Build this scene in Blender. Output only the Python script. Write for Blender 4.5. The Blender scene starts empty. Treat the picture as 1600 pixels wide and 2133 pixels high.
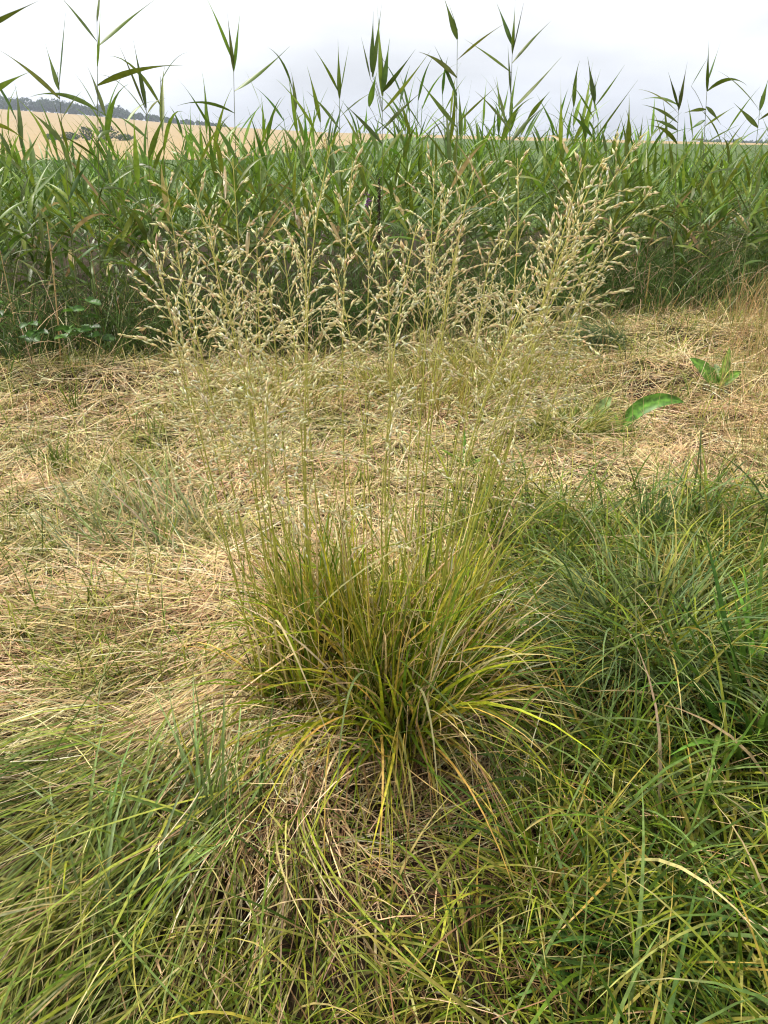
import bpy, math
import numpy as np

R = math.radians
rng = np.random.default_rng(11)
sc = bpy.context.scene
COL = sc.collection

# ------------------------------------------------------------------ camera
CAM_H, PITCH, FPX = 1.5, R(26.4), 1540.0          # eye height, tilt down, focal length in photo pixels
cam_d = bpy.data.cameras.new('camera')
cam = bpy.data.objects.new('camera', cam_d); COL.objects.link(cam)
cam.location = (0, 0, CAM_H); cam.rotation_euler = (R(90) - PITCH, 0, 0)
cam_d.sensor_fit = 'VERTICAL'; cam_d.sensor_height = 36.0
cam_d.lens = 36.0 * FPX / 2133.0
cam_d.clip_start = 0.05; cam_d.clip_end = 20000
sc.camera = cam

# ------------------------------------------------------------------ sky, sun, exposure
SUN_EL, SUN_AZ = R(57), R(-58)                     # azimuth clockwise from +Y
world = bpy.data.worlds.new('World'); sc.world = world; world.use_nodes = True
nt = world.node_tree; nt.nodes.clear()
N = nt.nodes.new; L = nt.links.new
out = N('ShaderNodeOutputWorld')
sky = N('ShaderNodeTexSky'); sky.sky_type = 'NISHITA'; sky.sun_disc = False
sky.sun_elevation = SUN_EL; sky.sun_rotation = SUN_AZ; sky.air_density = 1.0; sky.dust_density = 2.0
bg_sky = N('ShaderNodeBackground'); bg_sky.inputs['Strength'].default_value = 0.1
L(sky.outputs[0], bg_sky.inputs[0])
tc = N('ShaderNodeTexCoord'); sep = N('ShaderNodeSeparateXYZ'); L(tc.outputs['Generated'], sep.inputs[0])
elev = N('ShaderNodeMapRange'); elev.inputs['From Min'].default_value = 0.0; elev.inputs['From Max'].default_value = 0.17
L(sep.outputs['Z'], elev.inputs['Value'])
ramp = N('ShaderNodeValToRGB')
ramp.color_ramp.elements[0].color = (0.54, 0.57, 0.65, 1); ramp.color_ramp.elements[1].color = (0.92, 0.92, 0.93, 1)
L(elev.outputs[0], ramp.inputs[0])
mp = N('ShaderNodeMapping'); mp.inputs['Scale'].default_value = (1.2, 1.2, 4.0); L(tc.outputs['Generated'], mp.inputs[0])
cl = N('ShaderNodeTexNoise'); cl.inputs['Scale'].default_value = 2.2; cl.inputs['Detail'].default_value = 5; L(mp.outputs[0], cl.inputs['Vector'])
clr = N('ShaderNodeMapRange'); clr.inputs['From Min'].default_value = 0.35; clr.inputs['From Max'].default_value = 0.65
clr.inputs['To Min'].default_value = 0.74; clr.inputs['To Max'].default_value = 1.12; L(cl.outputs[0], clr.inputs['Value'])
mul = N('ShaderNodeVectorMath'); mul.operation = 'SCALE'; L(ramp.outputs[0], mul.inputs[0]); L(clr.outputs[0], mul.inputs['Scale'])
bg_cl = N('ShaderNodeBackground'); bg_cl.inputs['Strength'].default_value = 1.0; L(mul.outputs[0], bg_cl.inputs[0])
mixs = N('ShaderNodeMixShader'); mixs.inputs[0].default_value = 0.9
L(bg_sky.outputs[0], mixs.inputs[1]); L(bg_cl.outputs[0], mixs.inputs[2]); L(mixs.outputs[0], out.inputs[0])

sun_d = bpy.data.lights.new('sun', 'SUN'); sun_d.energy = 3.6; sun_d.angle = R(10); sun_d.color = (1.0, 0.95, 0.86)
sun = bpy.data.objects.new('sun', sun_d); COL.objects.link(sun)
sun.rotation_euler = (R(90) - SUN_EL, 0, -SUN_AZ + math.pi)
sun.location = (-20, 20, 60)

vs = sc.view_settings
vs.view_transform = 'Standard'; vs.look = 'None'; vs.gamma = 1.0; vs.use_curve_mapping = False
vs.exposure = 0.62
cy = sc.cycles
cy.max_bounces = 6; cy.diffuse_bounces = 2; cy.glossy_bounces = 2; cy.transmission_bounces = 4; cy.volume_bounces = 0
cy.filter_width = 1.15; cy.transparent_max_bounces = 4; cy.caustics_reflective = False; cy.caustics_refractive = False

# ------------------------------------------------------------------ helpers
def ray(px, py):
    u = (px - 800.0) / FPX; v = (1066.5 - py) / FPX
    return u, math.cos(PITCH) + v * math.sin(PITCH), -math.sin(PITCH) + v * math.cos(PITCH)

def G(px, py, z=0.0):
    """ground point (height z) that the photograph shows at this pixel"""
    x, y, zz = ray(px, py); t = (z - CAM_H) / zz
    return np.array([x * t, y * t, z])

def A(px, py, Y):
    """point at distance Y that the photograph shows at this pixel"""
    x, y, z = ray(px, py); t = Y / y
    return np.array([x * t, Y, CAM_H + z * t])

_ph = np.random.default_rng(3).uniform(0, 6.28, (8, 2)); _dr = np.random.default_rng(4).uniform(0, 6.28, 8)
def noise2(x, y, s, k=0):
    """smooth noise, about -1..1, feature size s"""
    v = 0
    for i in range(6):
        a = _dr[(i + k) % 8] + 0.7 * k; f = (0.7 + 0.33 * i) / s
        v = v + np.sin((x * math.cos(a) + y * math.sin(a)) * f * 3.1 + _ph[(i + 2 * k) % 8, 0] + 1.3 * np.sin((y * math.cos(a) - x * math.sin(a)) * f * 2.1 + _ph[(i + k) % 8, 1]))
    return v / 3.2

def sm(a, b, x):
    t = np.clip((x - a) / (b - a), 0, 1); return t * t * (3 - 2 * t)

# skyline of the far fields, read at the crest 900 m away
CREST = 900.0
_sx = (np.array([-900, 0, 200, 400, 700, 1000, 1200, 1350, 1600, 2400]) - 800) / 1720.0 * CREST
_sz = CAM_H + (300 - np.array([205, 226, 240, 259, 276, 283, 291, 299, 307, 312.])) / 1920.0 * CREST
def gh(x, y):
    x = np.asarray(x, float); y = np.asarray(y, float)
    near = 0.026 * noise2(x, y, 0.45) + 0.03 * noise2(x, y, 1.6, 2)
    def g(cx, cy, rx, ry, h): return h * np.exp(-((x - cx) / rx) ** 2 - ((y - cy) / ry) ** 2)
    near = near + g(2.0, 5.1, 0.55, 0.35, 0.13) + g(-0.75, 1.35, 0.45, 0.4, 0.07) + g(-1.0, 2.2, 0.6, 0.3, 0.05) \
        + g(-1.9, 5.0, 0.9, 0.35, 0.12) + g(0.8, 2.05, 0.5, 0.4, 0.06) + g(-0.03, 1.7, 0.4, 0.35, 0.05) + g(3.2, 6.2, 1.0, 0.5, 0.12)
    near = near * (1 - sm(12, 16, y))
    dip = -1.2 * sm(60, 130, y) * (1 - sm(130, 300, y))
    top = np.interp(x, _sx, _sz)
    return near + top * sm(100, CREST, y) ** 1.0 + dip * 0.4 - 0.02 * np.maximum(y - CREST, 0) * sm(CREST, CREST + 300, y)

# ---- materials
def leaf_mat(name, trans=0.25, rough=0.5, mottle=0.35, mscale=70.0, objvar=0.0, spec=0.3):
    m = bpy.data.materials.new(name); m.use_nodes = True; t = m.node_tree; t.nodes.clear()
    n = t.nodes.new; l = t.links.new
    o = n('ShaderNodeOutputMaterial'); p = n('ShaderNodeBsdfPrincipled'); tr = n('ShaderNodeBsdfTranslucent'); mx = n('ShaderNodeMixShader')
    at = n('ShaderNodeAttribute'); at.attribute_name = 'Col'
    ge = n('ShaderNodeNewGeometry'); nz = n('ShaderNodeTexNoise'); nz.inputs['Scale'].default_value = mscale; nz.inputs['Detail'].default_value = 3
    l(ge.outputs['Position'], nz.inputs['Vector'])
    mr = n('ShaderNodeMapRange'); mr.inputs['From Min'].default_value = 0.3; mr.inputs['From Max'].default_value = 0.7
    mr.inputs['To Min'].default_value = 1 - mottle; mr.inputs['To Max'].default_value = 1 + mottle
    l(nz.outputs[0], mr.inputs['Value'])
    sca = n('ShaderNodeVectorMath'); sca.operation = 'SCALE'; l(at.outputs['Color'], sca.inputs[0]); l(mr.outputs[0], sca.inputs['Scale'])
    col = sca.outputs[0]
    if objvar:
        oi = n('ShaderNodeObjectInfo'); hs = n('ShaderNodeHueSaturation')
        a = n('ShaderNodeMapRange'); a.inputs['To Min'].default_value = 0.5 - 0.025; a.inputs['To Max'].default_value = 0.5 + 0.02
        b = n('ShaderNodeMapRange'); b.inputs['To Min'].default_value = 1 - objvar; b.inputs['To Max'].default_value = 1 + objvar
        l(oi.outputs['Random'], a.inputs['Value']); l(oi.outputs['Random'], b.inputs['Value'])
        l(a.outputs[0], hs.inputs['Hue']); l(b.outputs[0], hs.inputs['Value']); l(col, hs.inputs['Color']); col = hs.outputs[0]
    l(col, p.inputs['Base Color']); l(col, tr.inputs['Color'])
    p.inputs['Roughness'].default_value = rough; p.inputs['Specular IOR Level'].default_value = spec
    mx.inputs[0].default_value = trans
    l(p.outputs[0], mx.inputs[1]); l(tr.outputs[0], mx.inputs[2]); l(mx.outputs[0], o.inputs[0])
    return m

def ground_mat(name, cols, scale, rough=0.95, bump=0.0, wave=None):
    m = bpy.data.materials.new(name); m.use_nodes = True; t = m.node_tree
    n = t.nodes.new; l = t.links.new; p = t.nodes['Principled BSDF']
    ge = n('ShaderNodeNewGeometry'); nz = n('ShaderNodeTexNoise'); nz.inputs['Scale'].default_value = scale; nz.inputs['Detail'].default_value = 8
    nz.inputs['Roughness'].default_value = 0.7
    l(ge.outputs['Position'], nz.inputs['Vector'])
    cr = n('ShaderNodeValToRGB'); cr.color_ramp.elements[0].position = 0.3; cr.color_ramp.elements[1].position = 0.7
    cr.color_ramp.elements[0].color = (*cols[0], 1); cr.color_ramp.elements[1].color = (*cols[1], 1)
    l(nz.outputs[0], cr.inputs[0]); c = cr.outputs[0]
    if wave:
        w = n('ShaderNodeTexWave'); w.wave_type = 'BANDS'; w.inputs['Scale'].default_value = wave[0]; w.inputs['Distortion'].default_value = wave[1]
        w.inputs['Detail'].default_value = 2; w.bands_direction = 'Y'
        mp_ = n('ShaderNodeMapping'); mp_.inputs['Rotation'].default_value = (0, 0, wave[2]); l(ge.outputs['Position'], mp_.inputs[0]); l(mp_.outputs[0], w.inputs[0])
        mr = n('ShaderNodeMapRange'); mr.inputs['To Min'].default_value = 0.72; mr.inputs['To Max'].default_value = 1.15; l(w.outputs['Fac'], mr.inputs['Value'])
        s = n('ShaderNodeVectorMath'); s.operation = 'SCALE'; l(c, s.inputs[0]); l(mr.outputs[0], s.inputs['Scale']); c = s.outputs[0]
    l(c, p.inputs['Base Color']); p.inputs['Roughness'].default_value = rough; p.inputs['Specular IOR Level'].default_value = 0.1
    if bump:
        b = n('ShaderNodeBump'); b.inputs['Strength'].default_value = 0.6; b.inputs['Distance'].default_value = bump
        l(nz.outputs[0], b.inputs['Height']); l(b.outputs[0], p.inputs['Normal'])
    return m

M_GRASS = leaf_mat('grass_blade', 0.22, 0.48, 0.35, 70, 0.0, 0.2)
M_STRAW = leaf_mat('dry_straw', 0.2, 0.6, 0.3, 50, 0.0, 0.12)
M_REED = leaf_mat('reed_leaf', 0.28, 0.42, 0.22, 25, 0.22, 0.3)
M_SEED = leaf_mat('seed_head', 0.40, 0.7, 0.15, 90, 0.0, 0.15)
M_BROAD = leaf_mat('broad_leaf', 0.28, 0.45, 0.5, 40, 0.0, 0.35)
M_TREE = leaf_mat('tree_leaf', 0.15, 0.7, 0.3, 0.3, 0.0, 0.1)

# ---- mesh building
def link_mesh(name, verts, quads, cols, mat, parent=None, origin=None, smooth=True):
    verts = np.asarray(verts, np.float32)
    if origin is not None: verts = verts - np.asarray(origin, np.float32)
    quads = np.asarray(quads, np.int32); nq = len(quads); k = quads.shape[1]
    me = bpy.data.meshes.new(name)
    me.vertices.add(len(verts)); me.vertices.foreach_set('co', verts.ravel())
    me.loops.add(nq * k); me.loops.foreach_set('vertex_index', quads.ravel())
    me.polygons.add(nq); me.polygons.foreach_set('loop_start', np.arange(0, nq * k, k, dtype=np.int32))
    if smooth: me.polygons.foreach_set('use_smooth', np.ones(nq, bool))
    me.update(calc_edges=True)
    if cols is not None:
        ca = me.color_attributes.new('Col', 'FLOAT_COLOR', 'POINT')
        c = np.ones((len(verts), 4), np.float32); c[:, :3] = cols; ca.data.foreach_set('color', c.ravel())
    me.materials.append(mat)
    o = bpy.data.objects.new(name, me); COL.objects.link(o)
    if parent is not None: o.parent = parent
    elif origin is not None: o.location = origin
    return o

def tag(o, label=None, cat=None, group=None, kind=None):
    if label: o['label'] = label
    if cat: o['category'] = cat
    if group: o['group'] = group
    if kind: o['kind'] = kind
    return o

def thing(name, loc, label, cat, group=None):
    o = bpy.data.objects.new(name, None); COL.objects.link(o); o.location = loc; o.empty_display_size = 0.1
    return tag(o, label, cat, group)

class Acc:
    def __init__(s): s.v, s.q, s.c, s.n = [], [], [], 0
    def add(s, v, q, c):
        s.v.append(v); s.q.append(q + s.n); s.c.append(c); s.n += len(v); return s
    def build(s, name, mat, parent=None, origin=None):
        return link_mesh(name, np.concatenate(s.v), np.concatenate(s.q), np.concatenate(s.c), mat, parent, origin)

def ribbon(pts, side, w, col):
    """pts, side (n,k,3); w (n,k) full width; col (n,k,3) -> verts, quads, colours"""
    n, k, _ = pts.shape
    v = np.stack([pts - side * w[..., None] / 2, pts + side * w[..., None] / 2], 2).reshape(-1, 3)
    c = np.repeat(col[:, :, None, :], 2, 2).reshape(-1, 3)
    b = (np.arange(n)[:, None] * k + np.arange(k - 1)[None, :]) * 2
    q = np.stack([b, b + 1, b + 3, b + 2], -1).reshape(-1, 4)
    return v, q, c

def ribbon_fold(pts, side, nv, w, col, depth=0.25):
    n, k, _ = pts.shape
    W = w[..., None]
    v = np.stack([pts - side * W / 2, pts - nv * W * depth, pts + side * W / 2], 2).reshape(-1, 3)
    c = np.stack([col, col * 1.12, col], 2).reshape(-1, 3)
    b = (np.arange(n)[:, None] * k + np.arange(k - 1)[None, :]) * 3
    q = np.concatenate([np.stack([b, b + 1, b + 4, b + 3], -1).reshape(-1, 4), np.stack([b + 1, b + 2, b + 5, b + 4], -1).reshape(-1, 4)])
    return v, q, c

def prof_blade(t): return np.minimum(1.0, 0.55 + 2.2 * t) * np.clip((1 - t) / 0.55, 0, 1) ** 0.75 + 0.02
def prof_cut(t): return np.minimum(1.0, 0.6 + 2.0 * t) * (1 - 0.25 * t)
def prof_reed(t): return np.interp(t, [0, .05, .17, .30, .46, .62, .78, 1.0], [.26, .5, .95, 1.0, .74, .38, .14, .02])
def prof_straw(t): return 1 - 0.35 * t
def prof_broad(t): return np.interp(t, [0, .06, .22, .45, .7, .9, 1.0], [.10, .45, .85, 1.0, .82, .38, .02])

def curve_pts(P, az, el, Ln, bend, seg, drift=0.0, bpow=1.3, floor=None, twist0=0.0, twist1=0.0, kink=None):
    n = len(P); t = np.linspace(0, 1, seg + 1)
    f = lambda a: np.broadcast_to(np.asarray(a, float), (n,))[:, None]
    e = f(el) - f(bend) * t[None] ** bpow
    if kink is not None:                                    # a broken blade: sudden fold at parameter kink[0] by kink[1]
        e = e - np.where(t[None] > f(kink[0]), f(kink[1]), 0)
    a = f(az) + f(drift) * t[None]
    d = np.stack([np.cos(e) * np.cos(a), np.cos(e) * np.sin(a), np.sin(e)], -1)
    st = (d[:, 1:] + d[:, :-1]) / 2 * (f(Ln) / seg)[..., None]
    pts = np.concatenate([P[:, None, :], P[:, None, :] + np.cumsum(st, 1)], 1)
    if floor is not None:
        z = gh(pts[..., 0], pts[..., 1]) + f(floor)
        pts[..., 2] = np.where(np.arange(seg + 1)[None] == 0, pts[..., 2], np.maximum(pts[..., 2], z))
    s = np.stack([-np.sin(a), np.cos(a), 0 * a], -1)
    nv = np.cross(s, d); nv = -nv / np.maximum(np.linalg.norm(nv, axis=-1, keepdims=True), 1e-6)
    tw = f(twist0) + f(twist1) * t[None]
    side = np.cos(tw)[..., None] * s + np.sin(tw)[..., None] * nv
    nn = np.cos(tw)[..., None] * nv - np.sin(tw)[..., None] * s
    return pts, side, nn, t

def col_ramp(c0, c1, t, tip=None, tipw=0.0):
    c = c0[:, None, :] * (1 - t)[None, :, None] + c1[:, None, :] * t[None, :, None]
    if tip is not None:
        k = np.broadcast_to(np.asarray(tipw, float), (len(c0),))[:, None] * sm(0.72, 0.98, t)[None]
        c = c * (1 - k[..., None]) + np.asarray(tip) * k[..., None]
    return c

def blades(P, az, el, Ln, bend, w, seg, c0, c1, prof=prof_blade, fold=False, tip=None, tipw=0.0, **kw):
    pts, side, nv, t = curve_pts(P, az, el, Ln, bend, seg, **kw)
    W = np.broadcast_to(np.asarray(w, float), (len(P),))[:, None] * prof(t)[None]
    c = col_ramp(c0, c1, t, tip, tipw)
    return ribbon_fold(pts, side, nv, W, c) if fold else ribbon(pts, side, W, c)

def pick(pal, n, var=0.15, weights=None, r=rng):
    pal = np.asarray(pal, float); wt = None if weights is None else np.asarray(weights, float) / np.sum(weights)
    c = pal[r.choice(len(pal), n, p=wt)]
    return np.clip(c * (1 + var * r.normal(size=(n, 1))) * (1 + 0.05 * r.normal(size=(n, 3))), 0.005, 0.85)

U = lambda a, b, n: rng.uniform(a, b, n)
NR = lambda m, s, n: rng.normal(m, s, n)

STRAW = [(.76, .57, .29), (.70, .48, .28), (.82, .69, .44), (.58, .37, .21), (.34, .20, .10), (.68, .58, .27)]
STRAW_W = [4, 3, 2.5, 2, 1.2, 2]
OLIVE = [(.22, .22, .036), (.33, .31, .065), (.145, .165, .026), (.38, .35, .10)]
GREEN = [(.10, .155, .011), (.15, .20, .014), (.065, .115, .010), (.23, .255, .022), (.32, .305, .04)]
BLUEG = [(.105, .165, .032), (.15, .215, .055), (.08, .13, .024)]
DEAD = [(.20, .12, .05), (.13, .075, .03), (.30, .195, .085), (.09, .05, .022)]
YELLOW = [(.42, .34, .07), (.46, .30, .06), (.36, .33, .08)]

# ------------------------------------------------------------------ ground and fields (structure)
def sheet(name, xs, ys, mat, label):
    X, Y = np.meshgrid(xs, ys); Z = gh(X, Y)
    v = np.stack([X, Y, Z], -1).reshape(-1, 3); nx, ny = len(xs), len(ys)
    b = (np.arange(ny - 1)[:, None] * nx + np.arange(nx - 1)[None]).ravel()
    q = np.stack([b, b + 1, b + 1 + nx, b + nx], -1)
    o = link_mesh(name, v, q, None, mat); tag(o, label, None, None, 'structure'); return o

M_SOIL = ground_mat('soil_thatch', [(.014, .010, .006), (.055, .038, .02)], 35, bump=0.01)
M_CROP = ground_mat('crop_soil', [(.04, .075, .02), (.12, .165, .045)], 0.35, wave=(0.12, 2.0, 0.25))
M_STUB = ground_mat('stubble', [(.30, .215, .105), (.42, .31, .155)], 0.25, wave=(0.05, 2.5, 0.16))
edge = np.concatenate([np.arange(-60, -6, 6.0), np.arange(-6, 6.01, 0.06), np.arange(12, 61, 6.0)])
edge = np.concatenate([np.arange(-1400, -60, 40.0), edge, np.arange(80, 1401, 40.0)])
sheet('ground', edge, np.concatenate([np.arange(-8, 0, 1.0), np.arange(0, 13, 0.06), [13.0, 14.0, 15.0, 16.0]]), M_SOIL, 'dark soil and thatch under the mown meadow')
def fsheet(name, xs, y0, y1, k, mat, label):
    X = np.tile(xs, (k, 1)); f = np.linspace(0, 1, k)[:, None] ** 1.7; Y = y0[None] * (1 - f) + y1[None] * f
    v = np.stack([X, Y, gh(X, Y)], -1).reshape(-1, 3); nx = len(xs); b = (np.arange(k - 1)[:, None] * nx + np.arange(nx - 1)[None]).ravel()
    tag(link_mesh(name, v, np.stack([b, b + 1, b + 1 + nx, b + nx], -1), None, mat), label, None, None, 'structure')
xs_far = np.concatenate([np.arange(-1400, -60, 20.0), np.arange(-60, 61, 3.0), np.arange(80, 1401, 20.0)])
FB = np.interp(xs_far, [-1400, -60, -27, -10, 10, 60, 130, 300, 1400], [110, 112, 120, 300, 520, 430, 330, 300, 300])
fsheet('crop_field', xs_far, np.full(len(xs_far), 16.0), FB, 26, M_CROP, 'low green crop field beyond the reeds')
fsheet('stubble_field', xs_far, FB, np.full(len(xs_far), 1400.0), 60, M_STUB, 'pale golden stubble field rising to the wood')

# ------------------------------------------------------------------ far woodland, bushes, crop leaves
def crown(acc, c, rx, ry, rz, n, size, pal, r):
    d = r.normal(size=(n, 3)); d /= np.linalg.norm(d, axis=1)[:, None]
    lump = 1 + 0.22 * np.sin(d[:, 0] * 5 + r.uniform(0, 6)) * np.sin(d[:, 2] * 6 + r.uniform(0, 6)) + 0.1 * r.normal(size=n)
    p = np.asarray(c) + d * lump[:, None] * np.array([rx, ry, rz]) * (r.uniform(0.55, 1.0, n) ** 0.5)[:, None]
    a = r.normal(size=(n, 3)); a /= np.linalg.norm(a, axis=1)[:, None]
    b = np.cross(a, r.normal(size=(n, 3))); b /= np.linalg.norm(b, axis=1)[:, None]
    s = (size * r.uniform(0.6, 1.3, n))[:, None]
    v = np.stack([p - a * s, p + b * s * .6, p + a * s, p - b * s * .6], 1).reshape(-1, 3)
    q = np.arange(n * 4).reshape(-1, 4); acc.add(v, q, np.repeat(pick(pal, n, 0.2, None, r), 4, 0))

WOODPAL = [(.03, .062, .02), (.045, .085, .03), (.025, .05, .02)]
def wood(name, pxs, hpx, Y, label, k):
    r = np.random.default_rng(50 + k); acc = Acc()
    for px, hp in zip(pxs, hpx):
        for row in range(2):
            x = (px + r.normal(0, 2) - 800) / 1720.0 * Y; yy = Y + row * 14 + r.normal(0, 5); z = float(gh(x, yy)); h = hp / 1920.0 * Y * r.uniform(.65, 1.0)
            w = h * r.uniform(.42, .6)
            crown(acc, (x, yy, z + h * 0.55), w, w, h * 0.5, 240, 1.05, WOODPAL, r)
    return tag(acc.build(name, M_TREE), label, 'woodland', None, 'stuff')
px1 = np.arange(-320, 470, 8.0)
hp1 = np.interp(px1, [-320, 0, 60, 120, 170, 195, 215, 235, 255, 275, 300, 340, 400, 470], [28, 27, 26, 28, 24, 19, 23, 28, 24, 16, 15, 13, 10, 6])
wood('distant_woodland', px1, hp1, 905.0, 'dark hazy wood along the crest of the stubble hill', 1)
px2 = np.arange(1440, 1900, 8.0)
hp2 = np.interp(px2, [1440, 1480, 1540, 1600, 1900], [6, 14, 17, 16, 18])
wood('distant_woodland', px2, hp2, 908.0, 'low hazy blue-green wood behind the flat stubble strip', 2)

def bush(px, py, Y, w, h, label, k):
    r = np.random.default_rng(70 + k)
    x = (px - 800) / 1720.0 * Y; z = float(gh(x, Y))
    t = thing('bush', (x, Y, z), label, 'bush', 'bushes in the stubble field')
    a = Acc(); crown(a, (x, Y, z + h * .52), w / 2, w / 2, h * .5, 420, 0.42, [(.07, .10, .045), (.09, .12, .05), (.055, .08, .04)], r)
    a.build('crown', M_TREE, t, (x, Y, z))
    n = 5; P = np.tile([x, Y, z - .1], (n, 1)); v, q, c = blades(P, r.uniform(0, 6.28, n), R(70), np.full(n, h * .6), .2, .15, 3, pick(DEAD, n, .1, None, r), pick(DEAD, n, .1, None, r), prof=prof_straw)
    link_mesh('trunk', v, q, c, M_STRAW, t, (x, Y, z))
for i, (px, w, h, lb) in enumerate([(183, 5.2, 4.6, 'round dark bush on the stubble slope beside a spiky bush'), (228, 7.5, 5.2, 'broad spiky dark bush in the stubble field'),
                                    (150, 7.0, 2.6, 'low dull scrub bush next to the round bush on the stubble slope'), (262, 7.0, 2.2, 'low trailing scrub bush beyond the broad spiky bush'),
                                    (112, 6.0, 2.0, 'small flat greenish bush at the end of the scrub strip')]):
    bush(px, 280, 330.0, w, h, lb, i)

# leaves of the crop, thinning out with distance
n = 24000; Y = 14.5 * (105 / 14.5) ** rng.uniform(0, 1, n); X = rng.uniform(-.62, .62, n) * Y + rng.normal(0, .5, n)
P = np.stack([X, Y, gh(X, Y)], 1); s = (Y / 14.5) ** .55
v, q, c = blades(P, U(0, 6.28, n), U(.5, 1.3, n), U(.18, .34, n) * s ** .5, U(.3, 1.6, n), U(.03, .06, n) * s, 3, pick([(.07, .13, .03), (.10, .17, .045), (.13, .19, .05)], n), pick([(.10, .17, .045), (.14, .21, .06)], n), prof=prof_broad)
tag(link_mesh('crop_leaves', v, q, c, M_GRASS), 'knee-high green crop growing beyond the reed bed', 'crop', None, 'stuff')

# ------------------------------------------------------------------ zones of the meadow
TUS = np.array([-0.03, 1.70]); 
def sig(x): return 1 / (1 + np.exp(-np.clip(x, -30, 30)))
def reed_line(x): return np.interp(x, [-6, -2.9, -1.5, 0, 1.2, 2.1, 4.5, 7], [5.0, 5.45, 5.8, 6.35, 6.9, 7.5, 7.9, 8.0])
def z_right(X, Y):   # green rank grass beside the tussock
    return sig((X - (.34 + .05 * noise2(X, Y, .5, 1))) / .05) * sig((2.78 + .12 * noise2(X, Y, .6, 3) + .08 * X - Y) / .1)
def z_left(X, Y):    # green lodged grass
    yb = 1.44 + .09 * noise2(X, Y, .5, 5) - .08 * (X + .5)
    return sig((-.2 - X) / .05) * sig((yb - Y) / .07)
def z_mid(X, Y): return sig((1.5 - Y) / .05) * sig((X + .28) / .06) * sig((.40 - X) / .06)
def hollow(X, Y):    # bare dark gaps in the thatch
    e = lambda cx, cy, rx, ry, d: 1 - d * np.exp(-((X - cx) / rx) ** 2 - ((Y - cy) / ry) ** 2)
    return e(.47, 2.0, .17, .22, .97) * e(.02, 1.33, .36, .26, .95) * e(.05, 1.0, .25, .15, .6) * e(.75, 1.75, .14, .1, .7) * e(.95, 1.2, .16, .1, .6) * e(.6, .95, .12, .08, .6) * e(.3, 1.25, .1, .12, .6) * np.clip(.75 + .5 * noise2(X, Y, .25, 3), .15, 1)
def scatter(n, y0, y1, k=0.62, pad=0.7, p=1.0):
    u = rng.uniform(0, 1, n); Y = y0 * (y1 / y0) ** (u ** p); X = rng.uniform(-1, 1, n) * (k * Y + pad); return X, Y

# ------------------------------------------------------------------ hay: mown straw lying over the meadow
def hay(n, y0, y1, z0, z1, wfac, tilt, pal, wts, var=.2, lmin=.10, lmax=.30):
    X, Y = scatter(n, y0, y1)
    m = (1 - z_right(X, Y)) * (1 - z_left(X, Y) * .9) * (1 - z_mid(X, Y) * .75) * sig((reed_line(X) + .1 - Y) / .15)
    m = m * (1 - .9 * np.exp(-(((X - TUS[0]) / .27) ** 2 + ((Y - TUS[1]) / .24) ** 2)))
    m = m * (.82 + .3 * noise2(X, Y, .35, 6))
    k = rng.uniform(0, 1, n) < m; X, Y = X[k], Y[k]; n = len(X)
    az = 1.9 * noise2(X, Y, .7, 4) + rng.normal(0, .75, n) + np.where(rng.uniform(size=n) < .25, rng.uniform(0, 6.28, n), 0)
    rad = np.arctan2(Y - 2.35, X + .1); lw = sig((-.25 - X) / .12) * sig((2.3 - Y) / .15)   # combed away from the tussock
    az = np.where(rng.uniform(size=n) < lw * .85, rad + rng.normal(0, .28, n), az)
    pile = .6 + .5 * noise2(X, Y, .3, 2)
    P = np.stack([X, Y, gh(X, Y) + U(z0, z1, n) * np.clip(pile, .2, 1.3)], 1)
    Ln = U(lmin, lmax, n) * (1 + .25 * (Y > 4)); w = U(.0018, .0040, n) * wfac * np.maximum(1, Y / 2.4) ** .4
    hue = noise2(X, Y, .9, 7)[:, None]; c = pick(pal, n, var, wts); c = c * (1 + np.clip(hue, -1, 1) * np.array([[-.02, .05, .02]])) 
    # pinkish, bleached and greenish drifts
    gr = sig((noise2(X, Y, .55, 3) - .35) / .12)[:, None] * .55 * (rng.uniform(size=(n, 1)) < .6); c = c * (1 - gr) + gr * pick(OLIVE, n)
    v, q, cc = blades(P, az, NR(.05, tilt, n), Ln, NR(.18, .25, n), w, 3, c, c * U(.85, 1.15, n)[:, None], prof=prof_straw, drift=NR(0, .35, n), floor=.002, twist0=U(-.7, .7, n))
    return v, q, cc
a = Acc()
a.add(*hay(58000, 1.15, 8.2, .0, .03, 1.0, .12, STRAW + DEAD, STRAW_W + [1.5] * 4, .25))
a.add(*hay(56000, 1.15, 8.2, .015, .075, .95, .2, STRAW, STRAW_W, .2))
a.add(*hay(9000, 1.25, 6.5, .03, .085, .9, .3, STRAW, [5, 3, 4, 1, .5, 2], .12, .16, .42))
tag(a.build('hay', M_STRAW), 'bleached mown hay lying in tangled drifts over the meadow', 'hay', None, 'stuff')

# short living grass standing up through the hay
X, Y = scatter(46000, 1.7, 8.4)
m = (.10 + .75 * sig((noise2(X, Y, .55, 3) - .10) / .12) + .35 * sig((Y - 3.6) / .3) * sig((.3 - X) / .3) + .9 * sig((Y - 5.0) / .3) * sig((X - .4) / .3)) * (1 - z_right(X, Y)) * (1 - z_left(X, Y))
k = rng.uniform(size=len(X)) < m; X, Y = X[k], Y[k]; n = len(X)
P = np.stack([X, Y, gh(X, Y)], 1)
mix = pick(OLIVE + GREEN[:4], n, .2)
v, q, c = blades(P, U(0, 6.28, n), U(.35, 1.4, n), U(.08, .24, n), U(.1, 1.6, n), U(.003, .0055, n) * np.maximum(1, Y / 3) ** .4, 4, mix * .8, mix * 1.1, tip=(.5, .42, .22), tipw=rng.choice([0, .8], n), drift=NR(0, .3, n), floor=.004, prof=prof_cut)
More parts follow.
